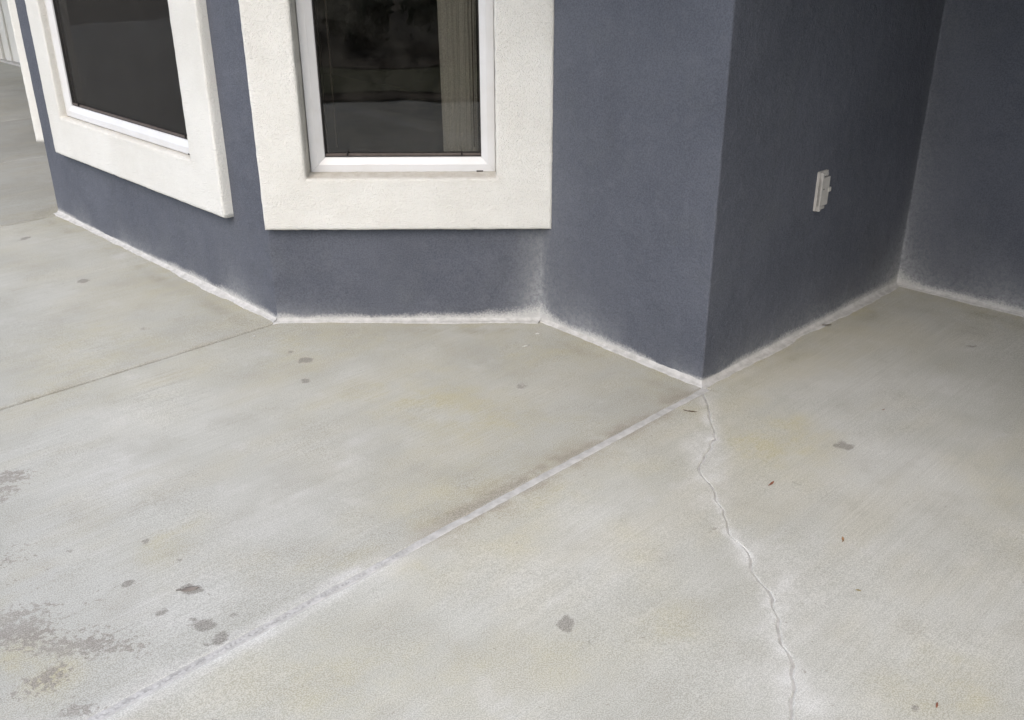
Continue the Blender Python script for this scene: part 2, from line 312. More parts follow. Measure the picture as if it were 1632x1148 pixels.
U3 = -1.7063554
OPEN = {6: (0.183, 0.912, 0.605, 1.98), 5: (0.445, 1.815, 0.600, 1.98), 4: (0.19, 0.90, 0.605, 1.98)}   # by index of the facet's first node - 0
def facet(i):
    """wall between NODES[i] and NODES[i+1], with half of the rounded corner at each end"""
    A, B = NODES[i], NODES[i + 1]; fr = Frame(A, B); L = fr.L
    near = 4 <= i <= 9
    step = 0.02 if near else 0.4
    cols = []
    def bez(T1, P, T2, t): return (1 - t) ** 2 * T1 + 2 * t * (1 - t) * P + t * t * T2
    if i > 0:
        dp = Frame(NODES[i - 1], A).d
        for t in (0.5, 0.65, 0.8, 0.92): 
            q = bez(A - dp * BEND, A, A + fr.d * BEND, t); cols.append((0.0 + BEND * (t - 0.5) * 2, q))
    ss = [0.0 if i == 0 else BEND]
    s = ss[0]
    marks = list(OPEN[i][:2]) if i in OPEN else []
    grid = list(np.arange(ss[0] + step, L - BEND - step * 0.4, step)) + marks
    ss += sorted(set(np.round(grid, 5))); ss.append(L if i == len(NODES) - 2 else L - BEND)
    for s in ss: cols.append((s, A + fr.d * s))
    if i < len(NODES) - 2:
        dn = Frame(B, NODES[i + 2]).d
        for t in (0.08, 0.2, 0.35, 0.5):
            q = bez(B - fr.d * BEND, B, B + dn * BEND, t); cols.append((L - BEND + BEND * t * 2, q))
    zs = [-0.12, -0.02] + list(np.arange(0, 0.30, 0.012 if near else 0.1)) + list(np.arange(0.30, 1.9, 0.022 if near else 0.4)) + list(np.arange(1.9, H, 0.1)) + [H]
    if i in OPEN: zs += list(OPEN[i][2:])
    zs = sorted(set(np.round(zs, 5)))
    S_ = np.array([c[0] for c in cols]); XY = np.array([c[1] for c in cols]); Z = np.array(zs)
    nS, nZ = len(S_), len(Z)
    SS, ZZ = np.meshgrid(S_, Z, indexing='ij')
    edge = sstep(0.0, 0.05, np.minimum(SS, L - SS))
    off = 0.0011 * fbm(SS * 7 + i * 31, ZZ * 7, 3) * edge + 0.0016 * fbm(SS * 1.7 + i * 11, ZZ * 1.7, 9) * edge
    X = XY[:, 0][:, None] + fr.n[0] * off; Y = XY[:, 1][:, None] + fr.n[1] * off
    for node, end, ok in ((i, SS, i > 0), (i + 1, L - SS, i < len(NODES) - 2)):
        if not ok or not near: continue
        bs = Frame(NODES[node - 1], NODES[node]).n + Frame(NODES[node], NODES[node + 1]).n; bs = bs / np.linalg.norm(bs)
        wv = (0.0016 * fbm(ZZ * 22, 0 * ZZ + node * 7.3, 15, 3) + 0.0022 * fbm(ZZ * 5, 0 * ZZ + node * 3.1, 16, 2)) * np.exp(-end / 0.014)
        X = X + bs[0] * wv; Y = Y + bs[1] * wv
    verts = np.stack([X.ravel(), Y.ravel(), ZZ.ravel()], 1)
    faces = []
    op = OPEN.get(i)
    for a in range(nS - 1):
        for b in range(nZ - 1):
            if op:
                sm = (S_[a] + S_[a + 1]) / 2; zm = (Z[b] + Z[b + 1]) / 2
                if op[0] < sm < op[1] and op[2] < zm < op[3]: continue
            k = a * nZ + b
            faces.append((k, k + nZ, k + nZ + 1, k + 1))
    # dust at the foot of the wall
    nx = fbm(SS * 9 + i * 5, ZZ * 3, 21); nx2 = fbm(SS * 2.6 + i * 5, 0 * ZZ, 25)
    top = 0.027 + 0.018 * nx2 + 0.014 * nx
    cr = 0 * SS
    for node, end in ((i, SS), (i + 1, L - SS)):
        if node in (7, 9): cr = np.maximum(cr, np.exp(-end / 0.085))
    rise = {5: 0.060, 6: 0.030, 7: 0.055, 8: 0.060, 9: 0.085}.get(i, 0.03)
    dust = 1.15 - ZZ / np.maximum(top + 0.05 * cr, 0.012) * 0.62
    hz = 0.9 * np.exp(-np.maximum(ZZ - 0.015, 0) / (rise * (1 + 0.6 * nx2) + 0.06 * cr)) + 0.85 * cr * np.exp(-np.maximum(ZZ, 0) / 0.17) + 0.55 * cr * np.exp(-np.maximum(ZZ, 0) / 0.9)
    patch = np.clip(0.7 + 1.5 * fbm(SS * 4.2 + i * 3.7, ZZ * 2.0, 28, 3), 0.15, 1.25)
    hz = hz * (patch * (1 - 0.6 * cr) + 0.6 * cr)
    smu = 0 * SS
    if i == 8:
        for s0, z0, rs, rz, k in ((1.22, 0.17, 0.05, 0.10, 1.0), (1.30, 0.22, 0.03, 0.08, .8), (1.05, 0.10, 0.05, 0.06, .7), (0.3, 0.05, 0.10, 0.09, .7), (0.9, 0.12, 0.06, 0.10, .5)):
            smu = np.maximum(smu, k * np.exp(-((SS - s0) / rs) ** 2 - ((ZZ - z0) / rz) ** 2))
    if i == 5:
        smu = 0.6 * np.exp(-((SS - 1.95) / 0.12) ** 2 - ((ZZ - 0.22) / 0.05) ** 2)
    if i in (5, 6, 7, 8):      # thin runs of dirt washed down the render
        run = np.clip(fbm(SS * 22 + i * 9, ZZ * 1.1, 35, 3) * 2.2 - 0.25, 0, 1)
        smu = np.maximum(smu, 0.55 * run * (np.exp(-np.maximum(0.40 - ZZ, 0) / 0.12) * (ZZ < 0.41) if i in (5, 6) else 0.5))
    o = mesh_obj('wall', verts, faces, STUC, None, True, {'dust': dust.ravel(), 'haze_dust': np.clip(hz, 0, 1).ravel(), 'smudge': smu.ravel()})
    return hparent(o), fr
FR = {}
WALL_LABELS = {5: 'bay wall under the wide left window', 6: 'short bay wall under the narrow window', 7: 'plain wall between the bay and the outer corner', 8: 'shaded wall carrying the outlet cover', 9: 'dark back wall of the recess'}
for i in range(len(NODES) - 1):
    o, FR[i] = facet(i)
    if i in WALL_LABELS: o['label'] = WALL_LABELS[i]

# ------------------------------------------------------------------ window surrounds, frames, panes
def ring_pts(o_rect, i_rect, w, seg):
    r = [a + (b - a) * w for a, b in zip(o_rect, i_rect)]
    s0, s1, z0, z1 = r
    cs = [(s0, z0), (s1, z0), (s1, z1), (s0, z1)]
    pts = []
    for k in range(4):
        a, b = cs[k], cs[(k + 1) % 4]
        for j in range(seg[k]): 
            t = j / seg[k]; pts.append((a[0] + (b[0] - a[0]) * t, a[1] + (b[1] - a[1]) * t))
    return pts
def surround(fr, outer, inner, proud, parent_fn, seed, label=None):
    W_ = 0.19
    prof = [(0, -0.004), (0, proud * 0.5), (0, proud - 0.007), (0.002 / W_, proud - 0.003), (0.006 / W_, proud), (0.012 / W_, proud + 0.0005)]
    prof += [(w, proud + 0.0005) for w in np.linspace(0.1, 0.9, 14)]
    prof += [(1 - 0.010 / W_, proud + 0.0005), (1 - 0.005 / W_, proud - 0.001), (1 - 0.0015 / W_, proud - 0.004), (1, proud - 0.008), (1, 0.01), (1, -0.02), (1, -0.046), (1, -0.11)]
    seg = [max(4, int((outer[1] - outer[0]) / 0.014)), 90, 40, 90]
    verts = []; dirt = []; n = sum(seg)
    for j, (w, o) in enumerate(prof):
        pts = np.array(ring_pts(outer, inner, w, seg))
        inner_face = j >= len(prof) - 5
        d = 0.0016 * fbm(pts[:, 0] * 34 + seed, pts[:, 1] * 34, seed, 3) if 2 <= j < len(prof) - 2 else 0 * pts[:, 0]
        e1 = 0.0022 * fbm(pts[:, 0] * 40 + j * 0.9, pts[:, 1] * 40, seed + 5, 3); e2 = 0.0022 * fbm(pts[:, 0] * 40 + j * 0.9, pts[:, 1] * 40, seed + 8, 3)
        slope = (0.006 * (pts[:, 1] < inner[2] + 0.01)) if inner_face else 0 * pts[:, 0]
        for q, (s, z) in enumerate(pts):
            k = 0.0 if j in (0, len(prof) - 1) else 1.0
            verts.append(fr.pt(s + k * e1[q], o + d[q], z + k * e2[q] + slope[q] * (o < 0.005)))
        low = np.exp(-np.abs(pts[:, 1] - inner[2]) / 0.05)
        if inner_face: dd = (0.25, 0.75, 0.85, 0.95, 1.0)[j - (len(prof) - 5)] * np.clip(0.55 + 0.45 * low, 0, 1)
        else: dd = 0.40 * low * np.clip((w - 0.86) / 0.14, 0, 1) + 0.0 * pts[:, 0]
        dirt += list(dd)
    faces = []
    for j in range(len(prof) - 1):
        for q in range(n):
            a = j * n + q; b = j * n + (q + 1) % n
            faces.append((a, b, b + n, a + n))
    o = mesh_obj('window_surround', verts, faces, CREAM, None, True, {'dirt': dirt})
    if label: o['label'] = label
    return parent_fn(o)
def frame_bars(fr, rect, of, win, widths=(0.030, 0.026)):
    s0, s1, z0, z1 = rect
    prof = [(0.0, of - 0.06), (0.0, of - 0.003), (0.003, of), (widths[0], of), (widths[0] + 0.002, of - 0.0015),
            (widths[0] + widths[1] - 0.004, of - 0.013), (widths[0] + widths[1] - 0.001, of - 0.015), (widths[0] + widths[1], of - 0.018), (widths[0] + widths[1], of - 0.05)]
    cs = [((s0, z0), (s1, z0), (0, 1)), ((s1, z0), (s1, z1), (-1, 0)), ((s1, z1), (s0, z1), (0, -1)), ((s0, z1), (s0, z0), (1, 0))]
    for k, (a, b, inn) in enumerate(cs):
        verts = []; faces = []
        dl = np.sign(np.array(b) - np.array(a))
        for e, (pt, sg) in enumerate(((a, 1), (b, -1))):
            for w, o in prof:
                g = w + 0.00035
                verts.append(fr.pt(pt[0] + inn[0] * w + dl[0] * sg * g, o, pt[1] + inn[1] * w + dl[1] * sg * g))
        n = len(prof)
        for j in range(n - 1): faces.append((j, j + n, j + n + 1, j + 1))
        ob = mesh_obj('frame_bar', verts, faces, VINYL, win, False)
        bmod = ob.data
def window(idx, screen):
    fr = FR[idx]; s0, s1, z0, z1 = OPEN[idx]
    s0 += 0.003; s1 -= 0.003; z0 += 0.004; z1 -= 0.003
    of, wd = -0.046, 0.056
    if idx == 5: of = 0.010; s0 -= 0.014
    # dark glazing bead ring behind the vinyl: the window's own mesh
    bm = bmesh.new()
    g0, g1, h0, h1 = s0 + wd, s1 - wd, z0 + wd, z1 - wd
    q = 0.004
    for (a, b, c, d) in ((g0 - .006, g1 + .006, h0 - .006, h0 + q), (g0 - .006, g1 + .006, h1 - q, h1 + .006), (g0 - .006, g0 + q, h0 + q, h1 - q), (g1 - q, g1 + .006, h0 + q, h1 - q)):
        box_bm(bm, fr, a, b, of - 0.034, of - 0.022, c, d)
    # spacer between the panes
    for (a, b, c, d) in ((g0, g1, h0, h0 + .014), (g0, g1, h1 - .014, h1), (g0, g0 + .012, h0 + .014, h1 - .014), (g1 - .012, g1, h0 + .014, h1 - .014)):
        box_bm(bm, fr, a, b, of - 0.052, of - 0.040, c, d)
    win = hparent(bm_obj('window', bm, GASKET))
    frame_bars(fr, (s0, s1, z0, z1), of, win)
    bm = bmesh.new(); box_bm(bm, fr, g0, g1, of - 0.0375, of - 0.0345, h0, h1)
    bm_obj('pane', bm, GLASS, win)
    box('screen_rail', fr, g0 + .002, g1 - .002, of - 0.032, of - 0.020, h0 + .0045, h0 + 0.0125, BRONZE, win, 0.001)
    for t in ((0.145, 0.875) if idx == 6 else (0.07, 0.955)):
        s = g0 + (g1 - g0) * t
        box('pull_tab', fr, s - .003, s + .003, of - 0.022, of - 0.014, h0 + .006, h0 + 0.022, HOLE, win, 0.001)
    for (a, b, c, d) in ((g0 + .040, g0 + .044, h0 + .03, h1 - .03), (g1 - .030, g1 - .026, h0 + .03, h1 - .03)):
        box('sash_edge', fr, a, b, of - 0.075, of - 0.056, c, d, PLAST if screen else BRONZE, win)
    if screen:
        bm = bmesh.new(); box_bm(bm, fr, g0 + .003, g1 - .003, of - 0.0275, of - 0.0270, h0 + .012, h1 - .004)
        bm_obj('insect_screen', bm, SCREEN, win)
    s = s1 - 0.075
    box('weep_slot', fr, s, s + 0.026, of - 0.004, of + 0.0012, z0 + 0.001, z0 + 0.0065, HOLE, win)
    # thin uneven caulk where frame meets render
    return win
w = window(6, False); w['label'] = 'narrow white framed window in the short bay wall'
w = window(5, True); w['label'] = 'wide white framed window at left of the bay'
window(4, True)
surround(FR[6], (0.002, 1.128, 0.402, 2.18), OPEN[6], 0.043, hparent, 40, 'cream surround of the narrow window')
surround(FR[5], (0.275, 2.045, 0.394, 2.18), OPEN[5], 0.045, hparent, 90, 'cream surround of the wide left window')
surround(FR[4], (-0.002, 1.09, 0.402, 2.18), OPEN[4], 0.043, hparent, 140)

# roof, floor inside
bm = bmesh.new()
def prism(bm, pts, z0, z1):
    lo = [bm.verts.new((p[0], p[1], z0)) for p in pts]; hi = [bm.verts.new((p[0], p[1], z1)) for p in pts]
    bm.faces.new(lo[::-1]); bm.faces.new(hi)
    for k in range(len(pts)):
        bm.faces.new((lo[k], lo[(k + 1) % len(pts)], hi[(k + 1) % len(pts)], hi[k]))
EAVE = 1.15
prism(bm, [uv(-20, EAVE), uv(9, EAVE), uv(9, 10.5), uv(-20, 10.5)], H - 0.01, H + 0.22)
hparent(bm_obj('roof', bm, SOFFIT))
bm = bmesh.new()
prism(bm, [NODES[k] - Frame(NODES[k], NODES[min(k + 1, len(NODES) - 1)] if k < len(NODES) - 1 else NODES[k] + V).n * 0.25 for k in (4, 5, 6)] + [uv(U3 - 0.15, 3.9), uv(U3 - 0.15, 5.65), uv(-18.8, 5.65), uv(-18.8, 4.3), uv(-7.0, 4.3), uv(-7.0, 2.85)], 0.05, 0.12)
hparent(bm_obj('interior_floor', bm, INTER))
bm = bmesh.new(); prism(bm, [uv(-19.3, 9.3), uv(5.7, 9.3), uv(5.7, 9.45), uv(-19.3, 9.45)], -0.12, H - 0.02)
hparent(bm_obj('back_wall', bm, INTER))
bm = bmesh.new(); prism(bm, [uv(-18.9, 5.6), uv(0.2, 5.6), uv(0.2, 5.72), uv(-18.9, 5.72)], 0.0, H - 0.02)
hparent(bm_obj('interior_wall', bm, INTER))

# ------------------------------------------------------------------ ground and patio slabs
GROUND = mat_plain('subgrade', (0.10, 0.085, 0.065), 0.95, 0.3, 12, 0.2, 0.01)
bm = bmesh.new()
R_ = 400
vsq = [bm.verts.new((x, y, -0.10)) for x, y in ((-R_, -R_), (R_, -R_), (R_, R_), (-R_, R_))]; bm.faces.new(vsq)
tag(bm_obj('ground', bm, GROUND), kind='structure')
patio = tag(empty('patio'), kind='structure')

U3 = -1.7063554
J = [U3 + x for x in (9.63, 8.03, 6.43, 4.83, 3.23, 1.63, 0.0314, -1.580, -3.856, -5.46, -7.06, -8.66, -10.26, -11.86, -13.46, -15.06)]
VOUT = -7.0
HALF = {6: 0.007, 7: 0.0062, 8: 0.0055}
def wall_dist(x, y):
    d = np.full(x.shape, 9.0)
    for i in range(4, 10):
        A, B = NODES[i], NODES[i + 1]; ab = B - A; L2 = ab @ ab
        t = np.clip(((x - A[0]) * ab[0] + (y - A[1]) * ab[1]) / L2, 0, 1)
        d = np.minimum(d, np.hypot(x - A[0] - t * ab[0], y - A[1] - t * ab[1]))
    return d
def gauss(x, y, L, nz=0.5, seed=50):
    w = 0 * x
    jx = nz * fbm(x * 9, y * 9, seed) + 1.5 * fbm(x * 2.6, y * 2.6, seed + 9, 3); jy = nz * fbm(x * 9, y * 9, seed + 4) + 1.5 * fbm(x * 2.6, y * 2.6, seed + 13, 3)
    for cx, cy, rx, ry, s in L:
        w = np.maximum(w, s * np.exp(-(((x - cx) / rx + jx) ** 2 + ((y - cy) / ry + jy) ** 2)))
    return w
CR = np.array(CRACK)[::-1]                    # (v, u), v rising
CRV = np.concatenate([[-1.3, -0.5, 0.3, 0.9, 1.2], CR[:, 0], [2.66]])
CRU = np.concatenate([[-0.30, -0.36, -0.42, -0.47, -0.565], CR[:, 1], [U3 + 0.03]])
_rj = np.random.default_rng(41)
JAGV = np.concatenate([[-8.0, 0.95], np.cumsum(_rj.uniform(0.010, 0.030, 90)) + 0.95]); JAGU = _rj.uniform(-0.007, 0.007, len(JAGV)); JAGU[:2] = 0
JAGU = np.where(JAGV > 2.57, 0, JAGU); JAGW = _rj.choice([0.0006, 0.0010, 0.0016, 0.0026, 0.0034], len(JAGV)); JAGW[:2] = 0.001
def crack_u(v): 
    v = np.asarray(v, float)
    return np.interp(v, CRV, CRU) + np.interp(v, JAGV, JAGU)
def crack_w(v):
    return np.interp(v, JAGV, JAGW)
def ground_attrs(x, y):
    u = x * U[0] + y * U[1]; v = x * V[0] + y * V[1]
    spot = 0 * x
    for cx, cy, rx, ry, s in DARK:
        rr = ((x - cx) / (rx * 1.25)) ** 2 + ((y - cy) / (ry * 1.25)) ** 2
        spot = np.maximum(spot, s * np.clip(1.15 - 0.75 * rr, 0, 1))
    damp = 0 * x
    for cx, cy, rx, ry, s in WET:
        damp = np.maximum(damp, s * np.exp(-(((x - cx) / (rx * 1.5)) ** 2 + ((y - cy) / (ry * 1.5)) ** 2)))
    tan = gauss(x, y, TAN); bloom = gauss(x, y, PALE, 0.25, 70)
    wd = wall_dist(x, y)
    n = fbm(x * 6, y * 6, 31); n2 = fbm(x * 17, y * 17, 33)
    rust = 0 * x; grime = 0 * x
    # dirt washed along the foot of the walls
    grime = np.maximum(grime, 0.55 * np.exp(-((wd - 0.10 - 0.02 * n) / 0.035) ** 2) * np.clip(0.5 + 1.6 * n, 0, 1))
    grime = np.maximum(grime, 0.5 * np.exp(-wd / 0.045) * np.clip(0.7 + n2, 0, 1))
    tan = np.maximum(tan, 0.75 * np.exp(-wd / 0.16) * np.clip(0.8 + n, 0, 1))
    # sealed joint: brown dirt beside it, white bloom where it runs out towards the eave
    dj = u - J[6]; aj = np.abs(dj)
    inv = (v < 2.62)
    k = sstep(1.1, 1.5, v)
    side = np.where(dj < 0, 1.0, 0.75)
    rust = np.maximum(rust, inv * side * k * np.exp(-np.maximum(aj - 0.018, 0) / (0.034 + 0.026 * n)) * np.clip(0.95 + 1.5 * n2 + 0.7 * n, 0.15, 1))
    tan = np.maximum(tan, inv * side * k * 0.8 * np.exp(-aj / 0.09) * np.clip(0.6 + 1.2 * n, 0, 1))
    bloom = np.maximum(bloom, inv * (1 - 0.93 * k) * 0.85 * np.exp(-(np.maximum(aj - 0.010, 0) / (0.030 + 0.020 * n)) ** 2) * np.clip(0.95 + 0.5 * n2, 0.5, 1.1))
    bloom = np.maximum(bloom, inv * 0.45 * np.exp(-(np.maximum(aj - 0.009, 0) / 0.011) ** 2) * np.clip(0.75 + 1.3 * n2, 0, 1))
    grime = np.maximum(grime, inv * k * 1.0 * np.exp(-((aj - 0.0190 - 0.002 * n) / 0.0045) ** 2) * np.clip(0.65 + 1.5 * n2, 0, 1))
    # plain joints
    for jj, kk in ((7, 1.0), (8, .8)):
        a2 = np.abs(u - J[jj]); hv = V @ P1
        bloom = np.maximum(bloom, 0.35 * np.exp(-a2 / 0.03) * np.clip(0.3 + n, 0, 1))
        grime = np.maximum(grime, 0.9 * np.exp(-a2 / 0.016))
    # crack: smeared patching compound around it
    dc = np.abs(u - crack_u(v) + 0.006 + 0.012 * fbm(v * 3, v * 0 + 8, 63, 2)) * 0.75
    wc = 0.016 + 0.022 * np.clip(0.4 + 1.5 * fbm(v * 4, v * 0 + 3, 61, 2), 0, 1.6)
    wc = wc * (1 + 0.7 * (v < 1.95))
    bloom = np.maximum(bloom, (v < 2.6) * 1.0 * np.exp(-(dc / wc) ** 2) * np.clip(0.85 + 1.1 * n2, 0.25, 1.1))
    return {'spot': spot, 'damp': damp, 'tan_stain': tan, 'bloom': np.clip(bloom, 0, 1.1), 'rust': rust, 'grime': grime}
EDGE_D = np.array([0, 0.0015, 0.003, 0.005, 0.008, 0.012, 0.018, 0.028])
def slab(name, rows, ul, ur, fine, eL=0.006, eR=0.006, tone=1.0, rL=0.011, rR=0.011):
    """rows: v values; ul(v), ur(v) the two edges. tooled round edges, real depth"""
    rows = np.asarray(rows); lo = ul(rows); hi = ur(rows)
    wmax = float(np.max(hi - lo)); nmid = max(3, int(wmax / fine))
    cols = []
    mid = np.linspace(0, 1, nmid + 1)[1:-1]
    nC = 2 * len(EDGE_D) + len(mid) + 2
    uu = np.zeros((len(rows), nC)); zz = np.zeros_like(uu)
    for r, v in enumerate(rows):
        w_ = hi[r] - lo[r]; sc = min(1.0, w_ / 0.12)
        a = lo[r] + EDGE_D * sc; b = (hi[r] - EDGE_D * sc)[::-1]
        m_ = a[-1] + (b[0] - a[-1]) * mid
        uu[r] = np.concatenate([[lo[r]], a, m_, b, [hi[r]]])
        dl = uu[r] - lo[r]; dr_ = hi[r] - uu[r]
        zz[r] = -eL * np.clip(1 - dl / rL, 0, 1) ** 2 - eR * np.clip(1 - dr_ / rR, 0, 1) ** 2
        zz[r][0] = -0.095; zz[r][-1] = -0.095
    vv = np.repeat(rows[:, None], nC, 1)
    x = uu * U[0] + vv * V[0]; y = uu * U[1] + vv * V[1]
    und = 0.0016 * fbm(x * 1.5, y * 1.5, 5) + 0.0008 * fbm(x * 8, y * 8, 6)
    rag = 0.0022 * fbm(x * 45, y * 45, 8) * (zz < -0.0005) * (zz > -0.05)
    zz = np.where(zz > -0.05, zz + und + rag, zz)
    verts = np.stack([x.ravel(), y.ravel(), zz.ravel()], 1)
    nR = len(rows); idx = np.arange(nR * nC).reshape(nR, nC)
    f = np.stack([idx[:-1, :-1], idx[:-1, 1:], idx[1:, 1:], idx[1:, :-1]], -1).reshape(-1, 4)
    at = {k: a.ravel() for k, a in ground_attrs(x, y).items()}
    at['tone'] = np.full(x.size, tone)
    return mesh_obj(name, verts, f, CONC, patio, True, at)
def const(c): return lambda v: np.full(np.shape(v), c)
def rows_for(v0, v1, f0, f1, fine):
    a = list(np.arange(v0, f0, 0.08)) + list(np.arange(f0, f1, fine)) + list(np.arange(f1, v1, 0.15)) + [v1]
    return sorted(set(np.round(a, 5)))
for k in range(len(J) - 1):
    hi_u = J[k] - HALF.get(k, 0.003); lo_u = J[k + 1] + HALF.get(k + 1, 0.003)
    if k in (5,):
        ra = rows_for(VOUT, 2.60, 0.9, 2.60, 0.010)
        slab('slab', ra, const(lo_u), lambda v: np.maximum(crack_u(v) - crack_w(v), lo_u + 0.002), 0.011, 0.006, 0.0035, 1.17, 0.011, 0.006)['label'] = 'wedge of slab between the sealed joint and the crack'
        rb = rows_for(VOUT, 4.5, 0.9, 4.1, 0.010)
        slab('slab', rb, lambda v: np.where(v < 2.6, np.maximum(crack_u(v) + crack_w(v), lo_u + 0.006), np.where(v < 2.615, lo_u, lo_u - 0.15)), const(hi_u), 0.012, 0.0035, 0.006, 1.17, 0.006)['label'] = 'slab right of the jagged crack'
    elif k == 6:
        slab('slab', rows_for(VOUT, 2.75, 0.3, 2.65, 0.010), const(lo_u), const(hi_u), 0.010, 0.005, 0.006)
    elif k == 7:
        slab('slab', rows_for(VOUT, 2.9, 0.3, 2.0, 0.012), const(lo_u), const(hi_u), 0.014, 0.005, 0.005, 0.96)
    elif k in (8, 9):
        slab('slab', rows_for(VOUT, 4.4, 1.2, 2.6, 0.03), const(lo_u), const(hi_u), 0.03, 0.005, 0.005, 0.76)
    else:
        slab('slab', rows_for(VOUT, 4.4, 4.3, 4.35, 0.1), const(lo_u), const(hi_u), 0.08, 0.005, 0.005, 0.92)

# sealant in the joint, in the crack and along the walls
def strip(name, pts, nrm, prof_fn, mat, parent_fn, wear=None, label=None):
    verts = []; faces = []; wr = []
    n = None
    for k, (p, q) in enumerate(zip(pts, nrm)):
        pr = prof_fn(k); n = len(pr)
        for jj, (c, z) in enumerate(pr):
            verts.append((p[0] + q[0] * c, p[1] + q[1] * c, z)); wr.append((wear[k] * (1.0 if jj == n // 2 else 0.15)) if wear is not None else 0.0)
    for k in range(len(pts) - 1):
        for j in range(n - 1):
            a = k * n + j; faces.append((a, a + 1, a + 1 + n, a + n))
    o = mesh_obj(name, verts, faces, mat, None, True, {'wear': wr})
    if label: o['label'] = label
    return parent_fn(o)
def pat(o): o.parent = patio; return o
vv = np.arange(-1.2, 2.60, 0.006)
pts = [uv(J[6], v) for v in vv]
nw = fbm(vv * 9, vv * 0, 91); nh = fbm(vv * 33, vv * 0 + 5, 93); nl = fbm(vv * 6, vv * 0 + 9, 95); nr = fbm(vv * 23, vv * 0 + 7, 96); nr2 = fbm(vv * 23, vv * 0 + 17, 97)
wear = (1 - sstep(1.05, 1.45, vv)) * 0.55
def jp(k):
    wl_ = 0.0165 + 0.004 * nw[k] + 0.004 * nr[k]; wr_ = 0.0165 - 0.003 * nw[k] + 0.004 * nr2[k]; c = 0.003 * nl[k]
    hh = 0.0012 + 0.0012 * nh[k] - 0.0012 * wear[k]
    e = -0.0035
    return [(-wl_ + c, e), (-wl_ * .85 + c, e + (hh - e) * .55), (-wl_ * .5 + c, hh), (c, hh - 0.0012 + 0.001 * nr[k] - 0.003 * wear[k]), (wr_ * .5 + c, hh - 0.0002), (wr_ * .85 + c, e + (hh - e) * .55), (wr_ + c, e)]
strip('joint_sealant', pts, [U] * len(pts), jp, SEAL, pat, wear, 'lumpy pale sealant filling the long joint')
cvv = np.arange(1.0, 2.598, 0.004)
cpts = [uv(float(crack_u(np.array([v]))[0]), v) for v in cvv]
tn = [np.array(cpts[min(k + 2, len(cpts) - 1)]) - np.array(cpts[max(k - 2, 0)]) for k in range(len(cpts))]
cn = [np.array([t[1], -t[0]]) / np.linalg.norm(t) for t in tn]
ch = fbm(cvv * 45, cvv * 0, 111); cw = fbm(cvv * 14, cvv * 0, 113)
def cp(k):
    w1 = 0.0050 + 0.0018 * cw[k]; hh = -0.0014 + 0.0012 * ch[k]
    return [(-w1, -0.006), (-w1 * .7, hh + .0006), (-w1 * .1, hh - 0.002), (w1 * .5, hh), (w1, -0.006)]
strip('crack_filler', cpts, cn, cp, SEAL, pat, None, 'thin pale filler in the wandering crack')
def wall_bead(i, seed, w0, h0):
    A, B = NODES[i], NODES[i + 1]; fr = Frame(A, B)
    ss = np.arange(0.0, fr.L + 0.001, 0.006 if 5 <= i <= 9 else 0.05)
    n1 = fbm(ss * 4.5, ss * 0 + seed, seed); n2 = fbm(ss * 40, ss * 0 + seed, seed + 3)
    dpv = Frame(NODES[i - 1], A); dnx = Frame(B, NODES[i + 2])
    def miter(fa, fb): 
        m_ = fa.n + fb.n; m_ = m_ / np.linalg.norm(m_); return m_ / max(0.5, m_ @ fa.n)
    mA, mB = miter(dpv, fr), miter(fr, dnx)
    pts, nr_ = [], []
    for s in ss:
        s = min(s, fr.L); n_ = fr.n.copy()
        if s < 0.03: n_ = mA * (1 - s / 0.03) + n_ * (s / 0.03)
        elif fr.L - s < 0.03: n_ = mB * (1 - (fr.L - s) / 0.03) + n_ * ((fr.L - s) / 0.03)
        pts.append(A + fr.d * s); nr_.append(n_)
    e = np.minimum(ss, fr.L - ss)
    def pr(k):
        f = 1.0
        w_ = w0 * (1 + 0.75 * n1[k] + 0.20 * n2[k]); h_ = h0 * (1 + 0.5 * n1[k] + 0.2 * n2[k])
        return [(-0.002, h_ + 0.002), (0.0022, h_), (w_ * .22, h_ * .55), (w_ * .5, h_ * .26 + 0.001), (w_ * .8, 0.0035 + 0.001 * n2[k]), (w_, 0.0008), (w_ + .003, -0.004)]
    return strip('base_sealant', pts, nr_, pr, SEAL, hparent)
for i, w0, h0 in ((4, .020, .012), (5, .022, .013), (6, .027, .011), (7, .018, .013), (8, .025, .012), (9, .018, .012)):
    wall_bead(i, 200 + i * 7, w0, h0)

# ------------------------------------------------------------------ outlet cover on the shaded wall
fr = FR[8]
oc = tag(empty('outlet_cover', fr.pt(0.66, 0, 0.505)), 'small weatherproof outlet cover mounted on the dark wall', 'outlet cover')
def ocp(o):
    o.parent = oc; o.matrix_parent_inverse = Matrix.Translation(-oc.location); return o
s0, s1, z0, z1 = 0.632, 0.694, 0.508, 0.655
ocp(box('back_plate', fr, s0, s1, -0.003, 0.0095, z0, z1, PLAST, None, 0.0015))
bm = bmesh.new()
box_bm(bm, fr, s0 + .001, s1 - .002, 0.0105, 0.0215, z0 + .019, z1 - .021, 0.002)
box_bm(bm, fr, s0 + .001, s0 + .012, 0.0105, 0.0235, z0 + .001, z1 - .002, 0.002)
lid = ocp(bm_obj('lid', bm, PLAST))
ocp(box('hinge', fr, s0 + .016, s1 - .010, 0.009, 0.0165, z1 - .017, z1 - .006, PLAST, None, 0.001))
ocp(box('hinge', fr, s0 + .016, s1 - .010, 0.009, 0.0165, z0 + .004, z0 + .015, PLAST, None, 0.001))
ocp(box('hinge_gap', fr, s0 + .0125, s1 - .012, 0.0085, 0.0125, z1 - .0205, z1 - .0175, HOLE))
ocp(box('latch', fr, s1 - .008, s1 + .011, 0.011, 0.0235, 0.575, 0.592, PLAST, None, 0.0015))
ocp(box('screw', fr, s0 + .018, s0 + .023, 0.0205, 0.0223, 0.588, 0.593, HOLE))

